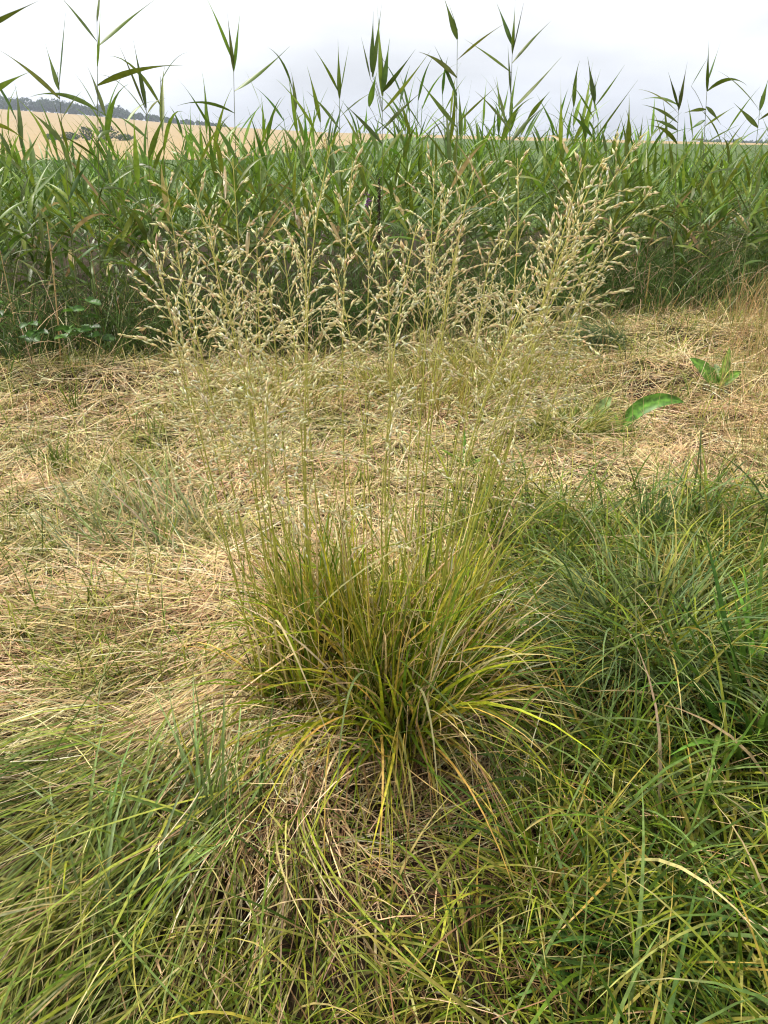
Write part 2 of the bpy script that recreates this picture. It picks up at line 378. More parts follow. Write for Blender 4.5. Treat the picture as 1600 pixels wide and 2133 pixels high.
tag(link_mesh('meadow_grass', v, q, c, M_GRASS), 'sparse short green grass sprouting through the hay', 'grass', None, 'stuff')

# ------------------------------------------------------------------ lodged grass combed to the lower side of the tussock
def lodged(n, pal0, pal1, wt, lift, Lr, x0=-1.75, x1=-.12, y0=.45, y1=1.85):
    X = U(x0, x1, n); Y = U(y0, y1, n); k = rng.uniform(size=n) < z_left(X, Y) * np.clip(.72 + .55 * noise2(X, Y, .3, 3) - .25 * sig((1.05 - Y) / .08) - .45 * sig((X + .42) / .06) * sig((1.4 - Y) / .06), .06, 1) + .07 * z_mid(X, Y); X, Y = X[k], Y[k]; n = len(X)
    rad = np.arctan2(Y - 2.25, X - .02); az = rad + .5 * noise2(X, Y, .4, 1) + NR(0, .18, n) + (rng.uniform(size=n) < .1) * NR(0, .9, n)
    P = np.stack([X, Y, gh(X, Y)], 1)
    wav = .5 + .5 * noise2(X, Y, .22, 4)
    c0 = pick(pal0, n, .2); c1 = pick(pal1, n, .2)
    patch = np.clip(noise2(X, Y, .28, 6) * .9, -.6, .8)[:, None]; c1 = c1 * (1 + .5 * patch); c0 = c0 * (1 + .3 * patch)
    tan = (sig((noise2(X, Y, .33, 2) + .9 * (X + .45) - .25) / .1) * (rng.uniform(size=n) < .3))[:, None]; c1 = c1 * (1 - tan) + tan * pick(STRAW[:4] + OLIVE[1:2], n, .2)
    return blades(P, az, U(.25, .75, n) * (.6 + .6 * wav), U(*Lr, n), U(.45, 1.2, n), U(*wt, n), 8, c0, c1, tip=(.5, .4, .2), tipw=rng.choice([0, 0, .9], n), floor=U(*lift, n), drift=.7 * noise2(X, Y, .3, 7) + NR(0, .12, n), bpow=.8, twist0=NR(0, .3, n), twist1=NR(0, .5, n))
a = Acc()
a.add(*lodged(7500, DEAD, DEAD + STRAW[:4], (.0024, .0042), (.0, .03), (.2, .5)))
a.add(*lodged(10500, [(.20, .20, .06), (.14, .17, .035)], GREEN[:4] + OLIVE[:2], (.0026, .005), (.02, .08), (.35, .8)))
a.add(*lodged(2300, GREEN, BLUEG + GREEN[:3], (.0035, .0062), (.05, .12), (.4, .85)))
tag(a.build('lodged_grass', M_GRASS), 'long green grass lying flat and combed like hair', 'grass', None, 'stuff')

# ------------------------------------------------------------------ dark thatch in front of the tussock
def thatch(n, zone, pal, Lr, wr, elr, bend, seg=6):
    X = U(-.9, 1.6, n); Y = U(.5, 3.0, n); k = rng.uniform(size=n) < zone(X, Y); X, Y = X[k], Y[k]; n = len(X)
    P = np.stack([X, Y, gh(X, Y) + U(0, .03, n)], 1); c = pick(pal, n, .25)
    return blades(P, U(0, 6.28, n), U(*elr, n), U(*Lr, n), U(*bend, n), U(*wr, n), seg, c * .85, c * 1.1, floor=U(.003, .03, n), drift=NR(0, .5, n), prof=prof_straw)
a = Acc()
a.add(*thatch(12000, lambda X, Y: (z_mid(X, Y) + .2 * z_right(X, Y)) * hollow(X, Y), DEAD * 5 + STRAW[2:5] + OLIVE[:2], (.12, .36), (.0018, .0036), (.2, 1.3), (.4, 2.6)))
a.add(*thatch(20000, lambda X, Y: (z_right(X, Y) * .8 + .10 * z_mid(X, Y)) * hollow(X, Y), DEAD + OLIVE * 2 + GREEN, (.10, .26), (.0024, .0045), (-.05, .8), (.1, 1.4), 4))
tag(a.build('dead_thatch', M_STRAW), 'brown tangle of fine dead grass below the tussock', 'thatch', None, 'stuff')

# ------------------------------------------------------------------ rank grass
def rank(n, X0, X1, Y0, Y1, zone, pal, Lr, wr, bendr, elr=(.75, 1.5)):
    X = U(X0, X1, n); Y = U(Y0, Y1, n); k = rng.uniform(size=n) < zone(X, Y); X, Y = X[k], Y[k]; n = len(X)
    cx = np.round(X / .16) * .16 + .05 * np.sin(Y * 40); cy = np.round(Y / .16) * .16 + .05 * np.sin(X * 37)    # gathered in tufts
    pull = U(.2, .75, n); X = X + (cx - X) * pull; Y = Y + (cy - Y) * pull
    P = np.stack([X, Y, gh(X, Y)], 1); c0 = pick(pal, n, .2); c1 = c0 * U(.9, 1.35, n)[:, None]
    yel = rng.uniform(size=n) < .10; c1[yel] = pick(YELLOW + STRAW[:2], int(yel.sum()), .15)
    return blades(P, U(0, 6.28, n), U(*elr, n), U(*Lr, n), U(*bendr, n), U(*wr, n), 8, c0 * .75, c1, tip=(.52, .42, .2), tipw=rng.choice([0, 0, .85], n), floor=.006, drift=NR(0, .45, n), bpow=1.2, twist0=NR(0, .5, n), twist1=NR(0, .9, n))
a = Acc()
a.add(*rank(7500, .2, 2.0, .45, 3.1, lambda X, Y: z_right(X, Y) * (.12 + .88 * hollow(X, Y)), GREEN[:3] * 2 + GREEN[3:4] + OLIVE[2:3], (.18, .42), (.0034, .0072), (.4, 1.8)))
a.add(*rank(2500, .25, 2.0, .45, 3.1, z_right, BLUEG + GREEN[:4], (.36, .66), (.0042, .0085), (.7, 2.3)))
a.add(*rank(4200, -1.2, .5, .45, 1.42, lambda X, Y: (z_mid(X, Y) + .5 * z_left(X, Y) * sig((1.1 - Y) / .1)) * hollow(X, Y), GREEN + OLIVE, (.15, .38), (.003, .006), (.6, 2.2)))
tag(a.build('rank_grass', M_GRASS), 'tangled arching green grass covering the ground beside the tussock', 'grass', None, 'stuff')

# ------------------------------------------------------------------ grass tufts that stand out: each a thing with its blades
def tuft(name, x, y, label, cat, group, n, Lr, wr, pal, r0=.06, elr=(.9, 1.5), bendr=(.3, 1.6), az=None, azs=6.28, ncore=0, cut=.3, tipcol=(.52, .42, .2), mat=None, seg=8, fold=True, ypal=None, yfrac=0):
    z = float(gh(x, y)); t = thing(name, (x, y, z - .005), label, cat, group); org = (x, y, z - .005)
    def make(n, rr, Ls=1.0):
        a_ = rng.uniform(0, 6.28, n); rad = rr * np.sqrt(rng.uniform(size=n)); P = np.stack([x + rad * np.cos(a_), y + rad * np.sin(a_), np.full(n, z - .004)], 1)
        dirn = a_ + NR(0, .5, n) if az is None else az + NR(0, azs, n)
        c0 = pick(pal, n, .18); c1 = c0 * U(.95, 1.45, n)[:, None]
        if yfrac: yk = rng.uniform(size=n) < yfrac; c1[yk] = pick(ypal or YELLOW, int(yk.sum()), .15)
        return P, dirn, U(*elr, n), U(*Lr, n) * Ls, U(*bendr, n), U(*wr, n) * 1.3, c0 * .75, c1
    def go(n, rr, Ls, fd):
        P, d, e, Ln, b, w, c0, c1 = make(n, rr, Ls)
        return blades(P, d, e, Ln, b, w, seg, c0, c1, fold=fd, tip=tipcol, tipw=(rng.uniform(size=n) < cut) * .85, floor=.006, drift=NR(0, .35, n), twist0=NR(0, .4, n), twist1=NR(0, .8, n), bpow=1.25)
    v, q, c = go(n, r0, 1.0, fold); kv = (seg + 1) * (3 if fold else 2); kq = seg * (2 if fold else 1)
    q1 = np.concatenate([q[:seg], q[n * seg:n * seg + seg]]) if fold else q[:kq]
    for i in range(n): link_mesh('leaf_blade', v[i * kv:(i + 1) * kv], q1, c[i * kv:(i + 1) * kv], mat or M_GRASS, t, org)
    if ncore: tag(link_mesh('leaf_mass', *go(ncore, r0 * 1.3, .75, False), mat or M_GRASS, t, org), kind='stuff')
    return t
def gx(px, py): p = G(px, py); return p[0], p[1]

# blue-green and fresh tufts in the hay
GH = 'green tufts sprouting in the hay'
tuft('grass_tuft', *gx(300, 1120), 'fan of flat blue-green leaf blades and pale stubble rising from the hay', 'grass', GH, 70, (.24, .46), (.004, .0075), [(.24, .30, .12), (.29, .34, .16), (.20, .25, .07)], .30, (.5, 1.4), (.2, 1.1), az=2.6, azs=.8, ncore=170, cut=.25, ypal=STRAW[:3], yfrac=.4)
tuft('grass_tuft', *gx(130, 985), 'small fresh green tuft in flattened hay before the bramble', 'grass', GH, 26, (.16, .30), (.003, .006), GREEN[:3], .05, (.7, 1.4), (.2, .8), az=2.4, azs=.7, ncore=40)
tuft('grass_tuft', *gx(160, 868), 'tiny upright bright green shoot beneath the dry reed stalk', 'grass', GH, 8, (.14, .24), (.005, .009), GREEN[:2], .02, (1.3, 1.55), (.05, .3))
tuft('grass_tuft', *gx(1190, 905), 'dark olive cropped tussock beside a single dock leaf', 'grass', GH, 90, (.22, .36), (.003, .005), OLIVE[:3] + GREEN[:1], .12, (.4, 1.3), (.4, 1.4), ncore=500, cut=.5)
tuft('grass_tuft', *gx(1265, 730), 'deep green lodged tuft at the foot of the reed bed', 'grass', GH, 70, (.35, .55), (.003, .006), [(.09, .14, .05), (.12, .17, .06)], .12, (.6, 1.2), (.8, 1.9), az=3.3, azs=.9, ncore=400, cut=.1)
tuft('grass_tuft', *gx(1355, 1150), 'stiff upright dark green tuft where hay meets rank grass', 'grass', GH, 26, (.25, .46), (.003, .0055), [(.07, .14, .04), (.10, .17, .06)], .04, (1.05, 1.55), (.05, .5), ncore=40, cut=.15)
tuft('grass_tuft', *gx(1450, 1130), 'short bright green tuft next to the stiff dark one', 'grass', GH, 24, (.14, .26), (.005, .008), GREEN[:2], .05, (1.0, 1.5), (.1, .7), ncore=30)
# tufts in the rank grass
RG = 'tufts in the rank grass beside the tussock'
tuft('grass_tuft', *gx(1565, 1570), 'tall broad-bladed vivid green clump at the edge of the rank grass', 'grass', RG, 64, (.36, .62), (.010, .018), [(.085, .18, .02), (.11, .21, .026), (.06, .135, .018)], .12, (1.05, 1.55), (.2, 1.5), ncore=40, cut=.05)
tuft('grass_tuft', *gx(1340, 2010), 'low dark green star-shaped tuft with blunt cut tips', 'grass', RG, 70, (.16, .34), (.005, .009), [(.07, .15, .03), (.10, .19, .04)], .06, (.4, 1.4), (.2, 1.3), ncore=140, cut=.55, yfrac=.08)
tuft('grass_tuft', *gx(1130, 1880), 'spiky mid-green tuft with thin upright blades in rank grass', 'grass', RG, 34, (.22, .42), (.003, .006), GREEN, .06, (.9, 1.5), (.2, 1.2), ncore=80, cut=.4, yfrac=.1)
tuft('grass_tuft', *gx(1330, 1420), 'large arching pale green tuft overhanging a dark hollow', 'grass', RG, 110, (.40, .70), (.003, .006), [(.14, .20, .06), (.20, .25, .08), (.11, .17, .06)], .14, (.8, 1.5), (.8, 2.2), ncore=500, cut=.1, yfrac=.2)
tuft('grass_tuft', *gx(1480, 1330), 'dense olive tuft with drooping blades behind the vivid broad-bladed clump', 'grass', RG, 80, (.32, .58), (.003, .006), OLIVE + GREEN[:2], .13, (.8, 1.5), (.7, 2.0), ncore=420, cut=.1, yfrac=.1)
tuft('grass_tuft', *gx(1290, 1700), 'loose tuft of wide pale arching blades with dead yellow leaves', 'grass', RG, 46, (.30, .55), (.004, .008), BLUEG + GREEN[:2], .09, (.7, 1.5), (.7, 2.0), ncore=70, cut=.3, yfrac=.22)
tuft('grass_tuft', *gx(1480, 1900), 'wide-spreading tuft with long bent blades near bare straw', 'grass', RG, 36, (.26, .48), (.004, .008), GREEN[:4], .08, (.6, 1.4), (.7, 2.0), ncore=60, cut=.3, yfrac=.2)
tuft('grass_tuft', *gx(1000, 2060), 'thin grass tuft with bent brown-tipped blades over the brown thatch', 'grass', RG, 30, (.16, .34), (.003, .006), GREEN, .07, (.6, 1.4), (.5, 1.8), ncore=60, cut=.5, yfrac=.2)
# tufts among the lodged grass
LG = 'tufts standing in the lodged grass'
tuft('grass_tuft', *gx(470, 1760), 'blue-green grass tuft with straight blades leaning on the tussock', 'grass', LG, 24, (.24, .50), (.0035, .006), [(.18, .25, .07), (.22, .29, .10), (.14, .20, .04)], .06, (.8, 1.45), (.1, .9), az=1.7, azs=.75, ncore=20, cut=.15)
tuft('grass_tuft', *gx(430, 1960), 'stout cut stem with three short leaves in the lodged grass', 'grass', LG, 4, (.12, .22), (.008, .012), [(.16, .21, .04)], .008, (1.2, 1.55), (.05, .6), cut=1.0)
tuft('grass_tuft', *gx(250, 1960), 'blue-green blades fanning over the lodged grass', 'grass', LG, 34, (.24, .46), (.0035, .006), [(.18, .26, .06), (.24, .30, .13), (.16, .23, .06)], .09, (.5, 1.2), (.2, .9), az=1.3, azs=.6, ncore=20, cut=.1)

# ------------------------------------------------------------------ seed heads
def spindles(p, d, Ln, w, col):
    n = len(p); ref = rng.normal(size=(n, 3)); a = np.cross(d, ref); a /= np.linalg.norm(a, axis=1)[:, None] + 1e-9; b = np.cross(d, a)
    Ln = Ln[:, None]; w = w[:, None] / 2; m = p + d * Ln * .4
    v = np.stack([p, m + a * w, m + b * w, m - a * w, m - b * w, p + d * Ln], 1).reshape(-1, 3)
    k = np.arange(n)[:, None] * 6
    f = np.array([[0, 1, 2], [0, 2, 3], [0, 3, 4], [0, 4, 1], [5, 2, 1], [5, 3, 2], [5, 4, 3], [5, 1, 4]])
    return v, (k[:, None, :] + f[None]).reshape(-1, 3), np.repeat(col, 6, 0)

def bez(p0, p1, p2, k):
    t = np.linspace(0, 1, k)[:, None]; return (1 - t) ** 2 * p0 + 2 * t * (1 - t) * p1 + t * t * p2

def tube(pts, r0, r1, c0, c1, sides=4):
    k = len(pts); d = np.gradient(pts, axis=0); d /= np.linalg.norm(d, axis=1)[:, None] + 1e-9
    a = np.cross(d, [.3, 1, .2]); a /= np.linalg.norm(a, axis=1)[:, None]; b = np.cross(d, a)
    th = np.arange(sides) / sides * 6.2832; r = np.linspace(r0, r1, k)[:, None, None]
    v = (pts[:, None] + r * (np.cos(th)[None, :, None] * a[:, None] + np.sin(th)[None, :, None] * b[:, None])).reshape(-1, 3)
    i = np.arange(k - 1)[:, None] * sides; j = np.arange(sides)[None]; j2 = (j + 1) % sides
    q = np.stack([i + j, i + j2, i + sides + j2, i + sides + j], -1).reshape(-1, 4)
    c = np.repeat(np.linspace(np.asarray(c0), np.asarray(c1), k), sides, 0)
    return v, q, c

PAN = [(.85, .75, .45), (.82, .70, .40), (.85, .79, .55), (.76, .62, .33), (.80, .72, .42)]
def panicle(cp, frac, spread, blen, nspk, spl, spw, droop, nodes=9, pal=PAN):
    """branches (ribbon quads as triangles) and spikelets for the upper part of a culm"""
    k = len(cp); V, F, C = [], [], []; off = 0
    s0 = (k - 1) * (1 - frac)
    br_p, br_d, br_c = [], [], []
    S, D = [], []
    for i in range(nodes):
        f = i / (nodes - .5); s = s0 + (k - 1 - s0) * (f ** .9); i0 = min(int(s), k - 2); w = s - i0
        p = cp[i0] * (1 - w) + cp[i0 + 1] * w; ax = cp[i0 + 1] - cp[i0]; ax /= np.linalg.norm(ax)
        nb = rng.integers(2, 4) if i < nodes - 2 else 2
        a0 = rng.uniform(0, 6.28)
        for b in range(nb):
            az = a0 + b * 6.28 / nb + rng.normal(0, .4)
            ref = np.array([math.cos(az), math.sin(az), 0.]); outw = ref - ax * ref.dot(ax); outw /= np.linalg.norm(outw)
            an = spread * rng.uniform(.6, 1.25) * (1 - .45 * f); L_ = blen * ((1 - f) ** .75 + .16) * rng.uniform(.5, 1.15)
            d0 = ax * math.cos(an) + outw * math.sin(an); m = p + d0 * L_ * .55; e = m + (d0 + np.array([0, 0, -droop * rng.uniform(.4, 1.9) * (1 - .5 * f)]) + rng.normal(0, .12, 3)) * L_ * .5
            P = bez(p, m, e, 6); br_p.append(P)
            ns = max(5, int(nspk * (L_ / blen + .2)))
            ts = np.linspace(.30, 1.0, ns) + rng.normal(0, .015, ns); ts = np.clip(ts, .2, 1); idx = ts * 5; j = np.minimum(idx.astype(int), 4); ww = (idx - j)[:, None]
            q = P[j] * (1 - ww) + P[j + 1] * ww; dd = P[j + 1] - P[j]; dd /= np.linalg.norm(dd, axis=1)[:, None]
            dd = dd + rng.normal(0, .20, (ns, 3)) + np.array([0, 0, -.05]); dd /= np.linalg.norm(dd, axis=1)[:, None]
            S.append(q + rng.normal(0, .0012, (ns, 3))); D.append(dd)
    S = np.concatenate(S); D = np.concatenate(D); n = len(S)
    v, f3, c = spindles(S, D, U(.5, 1.35, n) * spl, U(.6, 1.25, n) * spw, pick(pal, n, .12))
    bp = np.stack(br_p); nb = len(bp); d = np.gradient(bp, axis=1); side = np.cross(d, np.array([.2, 1., .1])); side /= np.linalg.norm(side, axis=-1, keepdims=True) + 1e-9
    bv, bq, bc = ribbon(bp, side, np.full(bp.shape[:2], .0013), np.tile(np.array([.58, .52, .22]), (nb, 6, 1)))
    bt = np.concatenate([bq[:, [0, 1, 2]], bq[:, [0, 2, 3]]])
    return np.concatenate([v, bv]), np.concatenate([f3, bt + len(v)]), np.concatenate([c, bc])

def culm(t, org, base, tip, frac=.42, spread=.85, blen=.12, nspk=11, spl=.0175, spw=.0052, droop=.35, sway=.14, rad=.0031, c0=(.38, .40, .04), c1=(.58, .53, .15), nodes=9, pal=PAN):
    base = np.asarray(base, float); tip = np.asarray(tip, float)
    mid = base * .45 + tip * .55; mid[:2] = base[:2] + (tip[:2] - base[:2]) * .36 + rng.normal(0, sway, 2) * .5; mid[2] = base[2] + (tip[2] - base[2]) * .62
    cp = bez(base, mid, tip, 16); rad = rad * rng.uniform(.65, 1.1)
    v, q, c = tube(cp, rad, rad * .4, c0, c1)
    st = link_mesh('flower_stalk', v, q, c, M_GRASS, t, org)
    v, f, c = panicle(cp, frac, spread, blen, nspk, spl, spw, droop, nodes, pal)
    link_mesh('panicle', v, f, c, M_SEED, st, org, smooth=False)

# ------------------------------------------------------------------ the main tussock
tz = float(gh(*TUS)) - .02; TORG = (TUS[0], TUS[1], tz)
tussock = thing('tussock_grass', TORG, 'large tufted tussock grass with tall feathery straw-coloured flower panicles', 'grass')
_r = np.random.default_rng(77); SH_A = _r.uniform(0, 6.28, 38); SH_R = np.sqrt(_r.uniform(0, 1, 38)); SH_L = _r.uniform(.62, 1.12, 38); SH_B = _r.uniform(.5, 1.5, 38)   # shoots of the tussock
SH_Z = SH_A + _r.normal(0, 1.0, 38); SH_E = np.abs(_r.normal(.18, .24, 38)) + .26 * np.clip(np.cos(SH_A), 0, 1) - .14 * np.clip(-np.cos(SH_A), 0, 1)
def tus_blades(n, rr, Lr, pal, wr, elr, bendr, cut, yfrac, fold, dead=False):
    k = rng.integers(len(SH_A), size=n); a_ = SH_A[k]; rad = SH_R[k]
    P = np.stack([TUS[0] + rr * 1.08 * rad * np.cos(a_) + NR(0, .016, n), TUS[1] + rr * .95 * rad * np.sin(a_) + NR(0, .014, n), np.full(n, tz + .01)], 1)
    az = SH_Z[k] + NR(0, .95, n); el = U(*elr, n) - SH_E[k] * (.3 + .6 * rad) + .10; b = U(*bendr, n) * (.3 + .75 * rad) * SH_B[k]
    c0 = pick(pal, n, .18); c1 = c0 * U(1.0, 1.7, n)[:, None]
    yk = U(0, 1, n) < yfrac; c1[yk] = pick(YELLOW + STRAW[:3], int(yk.sum()), .15)
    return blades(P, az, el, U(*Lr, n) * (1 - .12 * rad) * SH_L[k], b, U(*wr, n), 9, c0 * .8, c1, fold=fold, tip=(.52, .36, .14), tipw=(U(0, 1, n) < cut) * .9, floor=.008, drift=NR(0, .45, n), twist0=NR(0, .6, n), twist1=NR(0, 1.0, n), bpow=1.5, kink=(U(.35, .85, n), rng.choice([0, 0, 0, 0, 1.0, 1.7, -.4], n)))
TG = [(.12, .18, .010), (.18, .235, .012), (.27, .29, .018), (.38, .34, .03), (.08, .135, .010)]
n = 300; seg = 9
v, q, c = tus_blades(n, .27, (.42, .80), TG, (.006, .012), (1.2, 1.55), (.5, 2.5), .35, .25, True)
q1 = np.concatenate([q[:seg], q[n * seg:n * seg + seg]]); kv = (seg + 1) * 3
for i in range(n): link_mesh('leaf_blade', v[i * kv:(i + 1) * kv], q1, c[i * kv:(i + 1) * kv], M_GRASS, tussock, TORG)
a = Acc()
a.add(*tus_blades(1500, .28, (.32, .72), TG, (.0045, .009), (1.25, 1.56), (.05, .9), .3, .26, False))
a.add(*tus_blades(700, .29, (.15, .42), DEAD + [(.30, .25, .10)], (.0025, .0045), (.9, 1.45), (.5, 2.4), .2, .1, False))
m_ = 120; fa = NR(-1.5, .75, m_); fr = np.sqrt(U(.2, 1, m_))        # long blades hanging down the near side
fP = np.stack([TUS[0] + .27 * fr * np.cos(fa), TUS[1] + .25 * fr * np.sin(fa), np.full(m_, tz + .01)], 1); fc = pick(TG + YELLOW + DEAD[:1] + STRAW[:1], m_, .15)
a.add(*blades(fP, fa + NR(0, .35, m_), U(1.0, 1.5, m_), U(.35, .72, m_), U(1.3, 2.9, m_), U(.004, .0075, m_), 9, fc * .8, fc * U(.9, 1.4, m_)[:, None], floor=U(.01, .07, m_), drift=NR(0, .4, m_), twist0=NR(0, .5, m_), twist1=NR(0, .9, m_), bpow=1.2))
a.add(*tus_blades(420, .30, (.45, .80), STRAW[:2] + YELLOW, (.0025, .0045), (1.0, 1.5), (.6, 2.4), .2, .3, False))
a.add(*tus_blades(110, .27, (.40, .75), STRAW[:2] + [(.42, .40, .08)] * 3, (.003, .0048), (1.3, 1.6), (.0, .5), .0, .0, False))
tag(a.build('leaf_mass', M_GRASS, tussock, TORG), kind='stuff')

# culms: base offset in the tussock (dx, dy), tip pixel, distance of the tip
CULMS = [(-.22, .10, 345, 372, 1.75), (-.20, .02, 405, 395, 1.70), (-.20, .12, 485, 330, 1.95), (-.24, .0, 318, 520, 1.60), (-.22, .05, 372, 545, 1.78), (-.18, .1, 435, 448, 1.85),
         (-.16, .0, 535, 470, 1.75), (-.15, .05, 560, 590, 1.60), (-.12, .12, 640, 455, 1.95), (-.18, .0, 470, 620, 1.62), (-.2, -.06, 360, 690, 1.52), 
         
         (-.06, .10, 690, 300, 1.90), (-.04, .05, 735, 335, 1.80), (-.02, .12, 772, 440, 2.0), (.0, .0, 805, 525, 1.70), (.02, .05, 700, 560, 1.68),
         (.06, .15, 905, 345, 2.05), (.08, .12, 990, 352, 2.0), (.10, .16, 1078, 330, 2.05), (.05, .1, 868, 470, 1.9), (.10, .08, 960, 480, 1.9), (.1, .12, 1022, 520, 1.95),
         (.16, .10, 1215, 342, 1.85), (.17, .12, 1258, 328, 1.88), (.18, .08, 1322, 298, 1.85), (.18, .10, 1358, 398, 1.80), (.16, .08, 1190, 425, 1.9), (.17, .06, 1302, 488, 1.75), (.15, .1, 1240, 545, 1.85), (.14, .06, 1150, 560, 1.8),
         (.17, .1, 1180, 500, 1.95), (.16, .05, 1225, 440, 1.8), (-.1, .0, 640, 760, 1.55), (-.2, .0, 520, 760, 1.55), (-.16, -.02, 430, 850, 1.48),
         (-.15, -.03, 560, 800, 1.35), (.05, -.02, 830, 800, 1.36), (-.2, .02, 480, 700, 1.5), (.15, .06, 1090, 640, 1.7), (.16, .06, 1140, 660, 1.72), (.17, .08, 1225, 600, 1.8), (-.19, .02, 390, 620, 1.55), (.12, .1, 1060, 470, 1.95), (.07, .1, 930, 400, 1.95), (-.14, .06, 590, 520, 1.8)]
for dx, dy, px, py, Yt in CULMS:
    b = (TUS[0] + dx * 1.35 + rng.normal(0, .02), TUS[1] + dy * .9 + rng.normal(0, .04), tz + .02); low = py > 600
    culm(tussock, TORG, b, A(px, py, Yt), frac=rng.uniform(.34, .5), spread=rng.uniform(.7, 1.15), blen=rng.uniform(.14, .22), droop=rng.uniform(.3, 1.0), nspk=12)

# flowering clumps farther back in the hay
def clump(px, py, label, tips, nbl=50, core=260):
    x, y = gx(px, py); z = float(gh(x, y)); org = (x, y, z - .005)
    t = tuft('flowering_grass', x, y, label, 'grass', 'flowering grass clumps between tussock and reeds', nbl, (.25, .60), (.003, .0055), OLIVE + GREEN[3:] + YELLOW[2:], .38, (.9, 1.55), (.1, 1.2), ncore=core, cut=.2, yfrac=.3)
    for px_, py_, dY in tips:
        culm(t, org, (x + rng.normal(0, .12), y + rng.normal(0, .1), z), A(px_, py_, y + dY), frac=.4, blen=.14, spl=.021, spw=.0064, nspk=9, nodes=7, rad=.0024)
clump(560, 850, 'flowering grass clump with leaning seed heads against dark reeds', [(480, 610, 0), (540, 590, .1), (430, 650, -.1), (690, 640, .1)])
clump(900, 835, 'yellow-green flowering grass clump below the right-hand panicles of the tussock'.replace('right-hand ', ''), [(850, 560, 0), (900, 520, .1), (940, 560, 0), (985, 580, .1), (1030, 600, 0), (1060, 640, .2)], 60, 380)
clump(1050, 800, 'thin pale flowering grass clump by the edge of the reeds', [(1040, 590, 0), (1090, 580, .1), (1120, 620, 0), (1010, 630, 0)], 34, 240)

# ------------------------------------------------------------------ reeds
RP = [(.088, .14, .014), (.12, .18, .017), (.065, .11, .014), (.16, .215, .024), (.10, .145, .025)]
def leaf_between(p0, p1, w, sag, col, seg=9, roll=0.0):
    """one reed leaf: from the stem at p0 to its tip p1, arched up by sag"""
    p0 = np.asarray(p0, float); p1 = np.asarray(p1, float); L_ = np.linalg.norm(p1 - p0)
    m = (p0 + p1) / 2 + np.array([0, 0, sag * L_]); pts = bez(p0, m, p1, seg + 1)
    d = np.gradient(pts, axis=0); d /= np.linalg.norm(d, axis=1)[:, None]
    s = np.cross(d, [0, 0, 1.]); ln = np.linalg.norm(s, axis=1)[:, None]; s = np.where(ln > .15, s / np.maximum(ln, 1e-6), np.array([1., 0, 0]))
    s = s - d * np.sum(s * d, 1)[:, None]; s /= np.linalg.norm(s, axis=1)[:, None]
    nv = np.cross(d, s); t = np.linspace(0, 1, seg + 1); tw = roll + .7 * t * math.copysign(1, roll)
    side = np.cos(tw)[:, None] * s + np.sin(tw)[:, None] * nv; nn = np.cos(tw)[:, None] * nv - np.sin(tw)[:, None] * s
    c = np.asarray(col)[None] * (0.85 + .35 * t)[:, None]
    return ribbon_fold(pts[None], side[None], nn[None], (w * prof_reed(t))[None], c[None], .12)

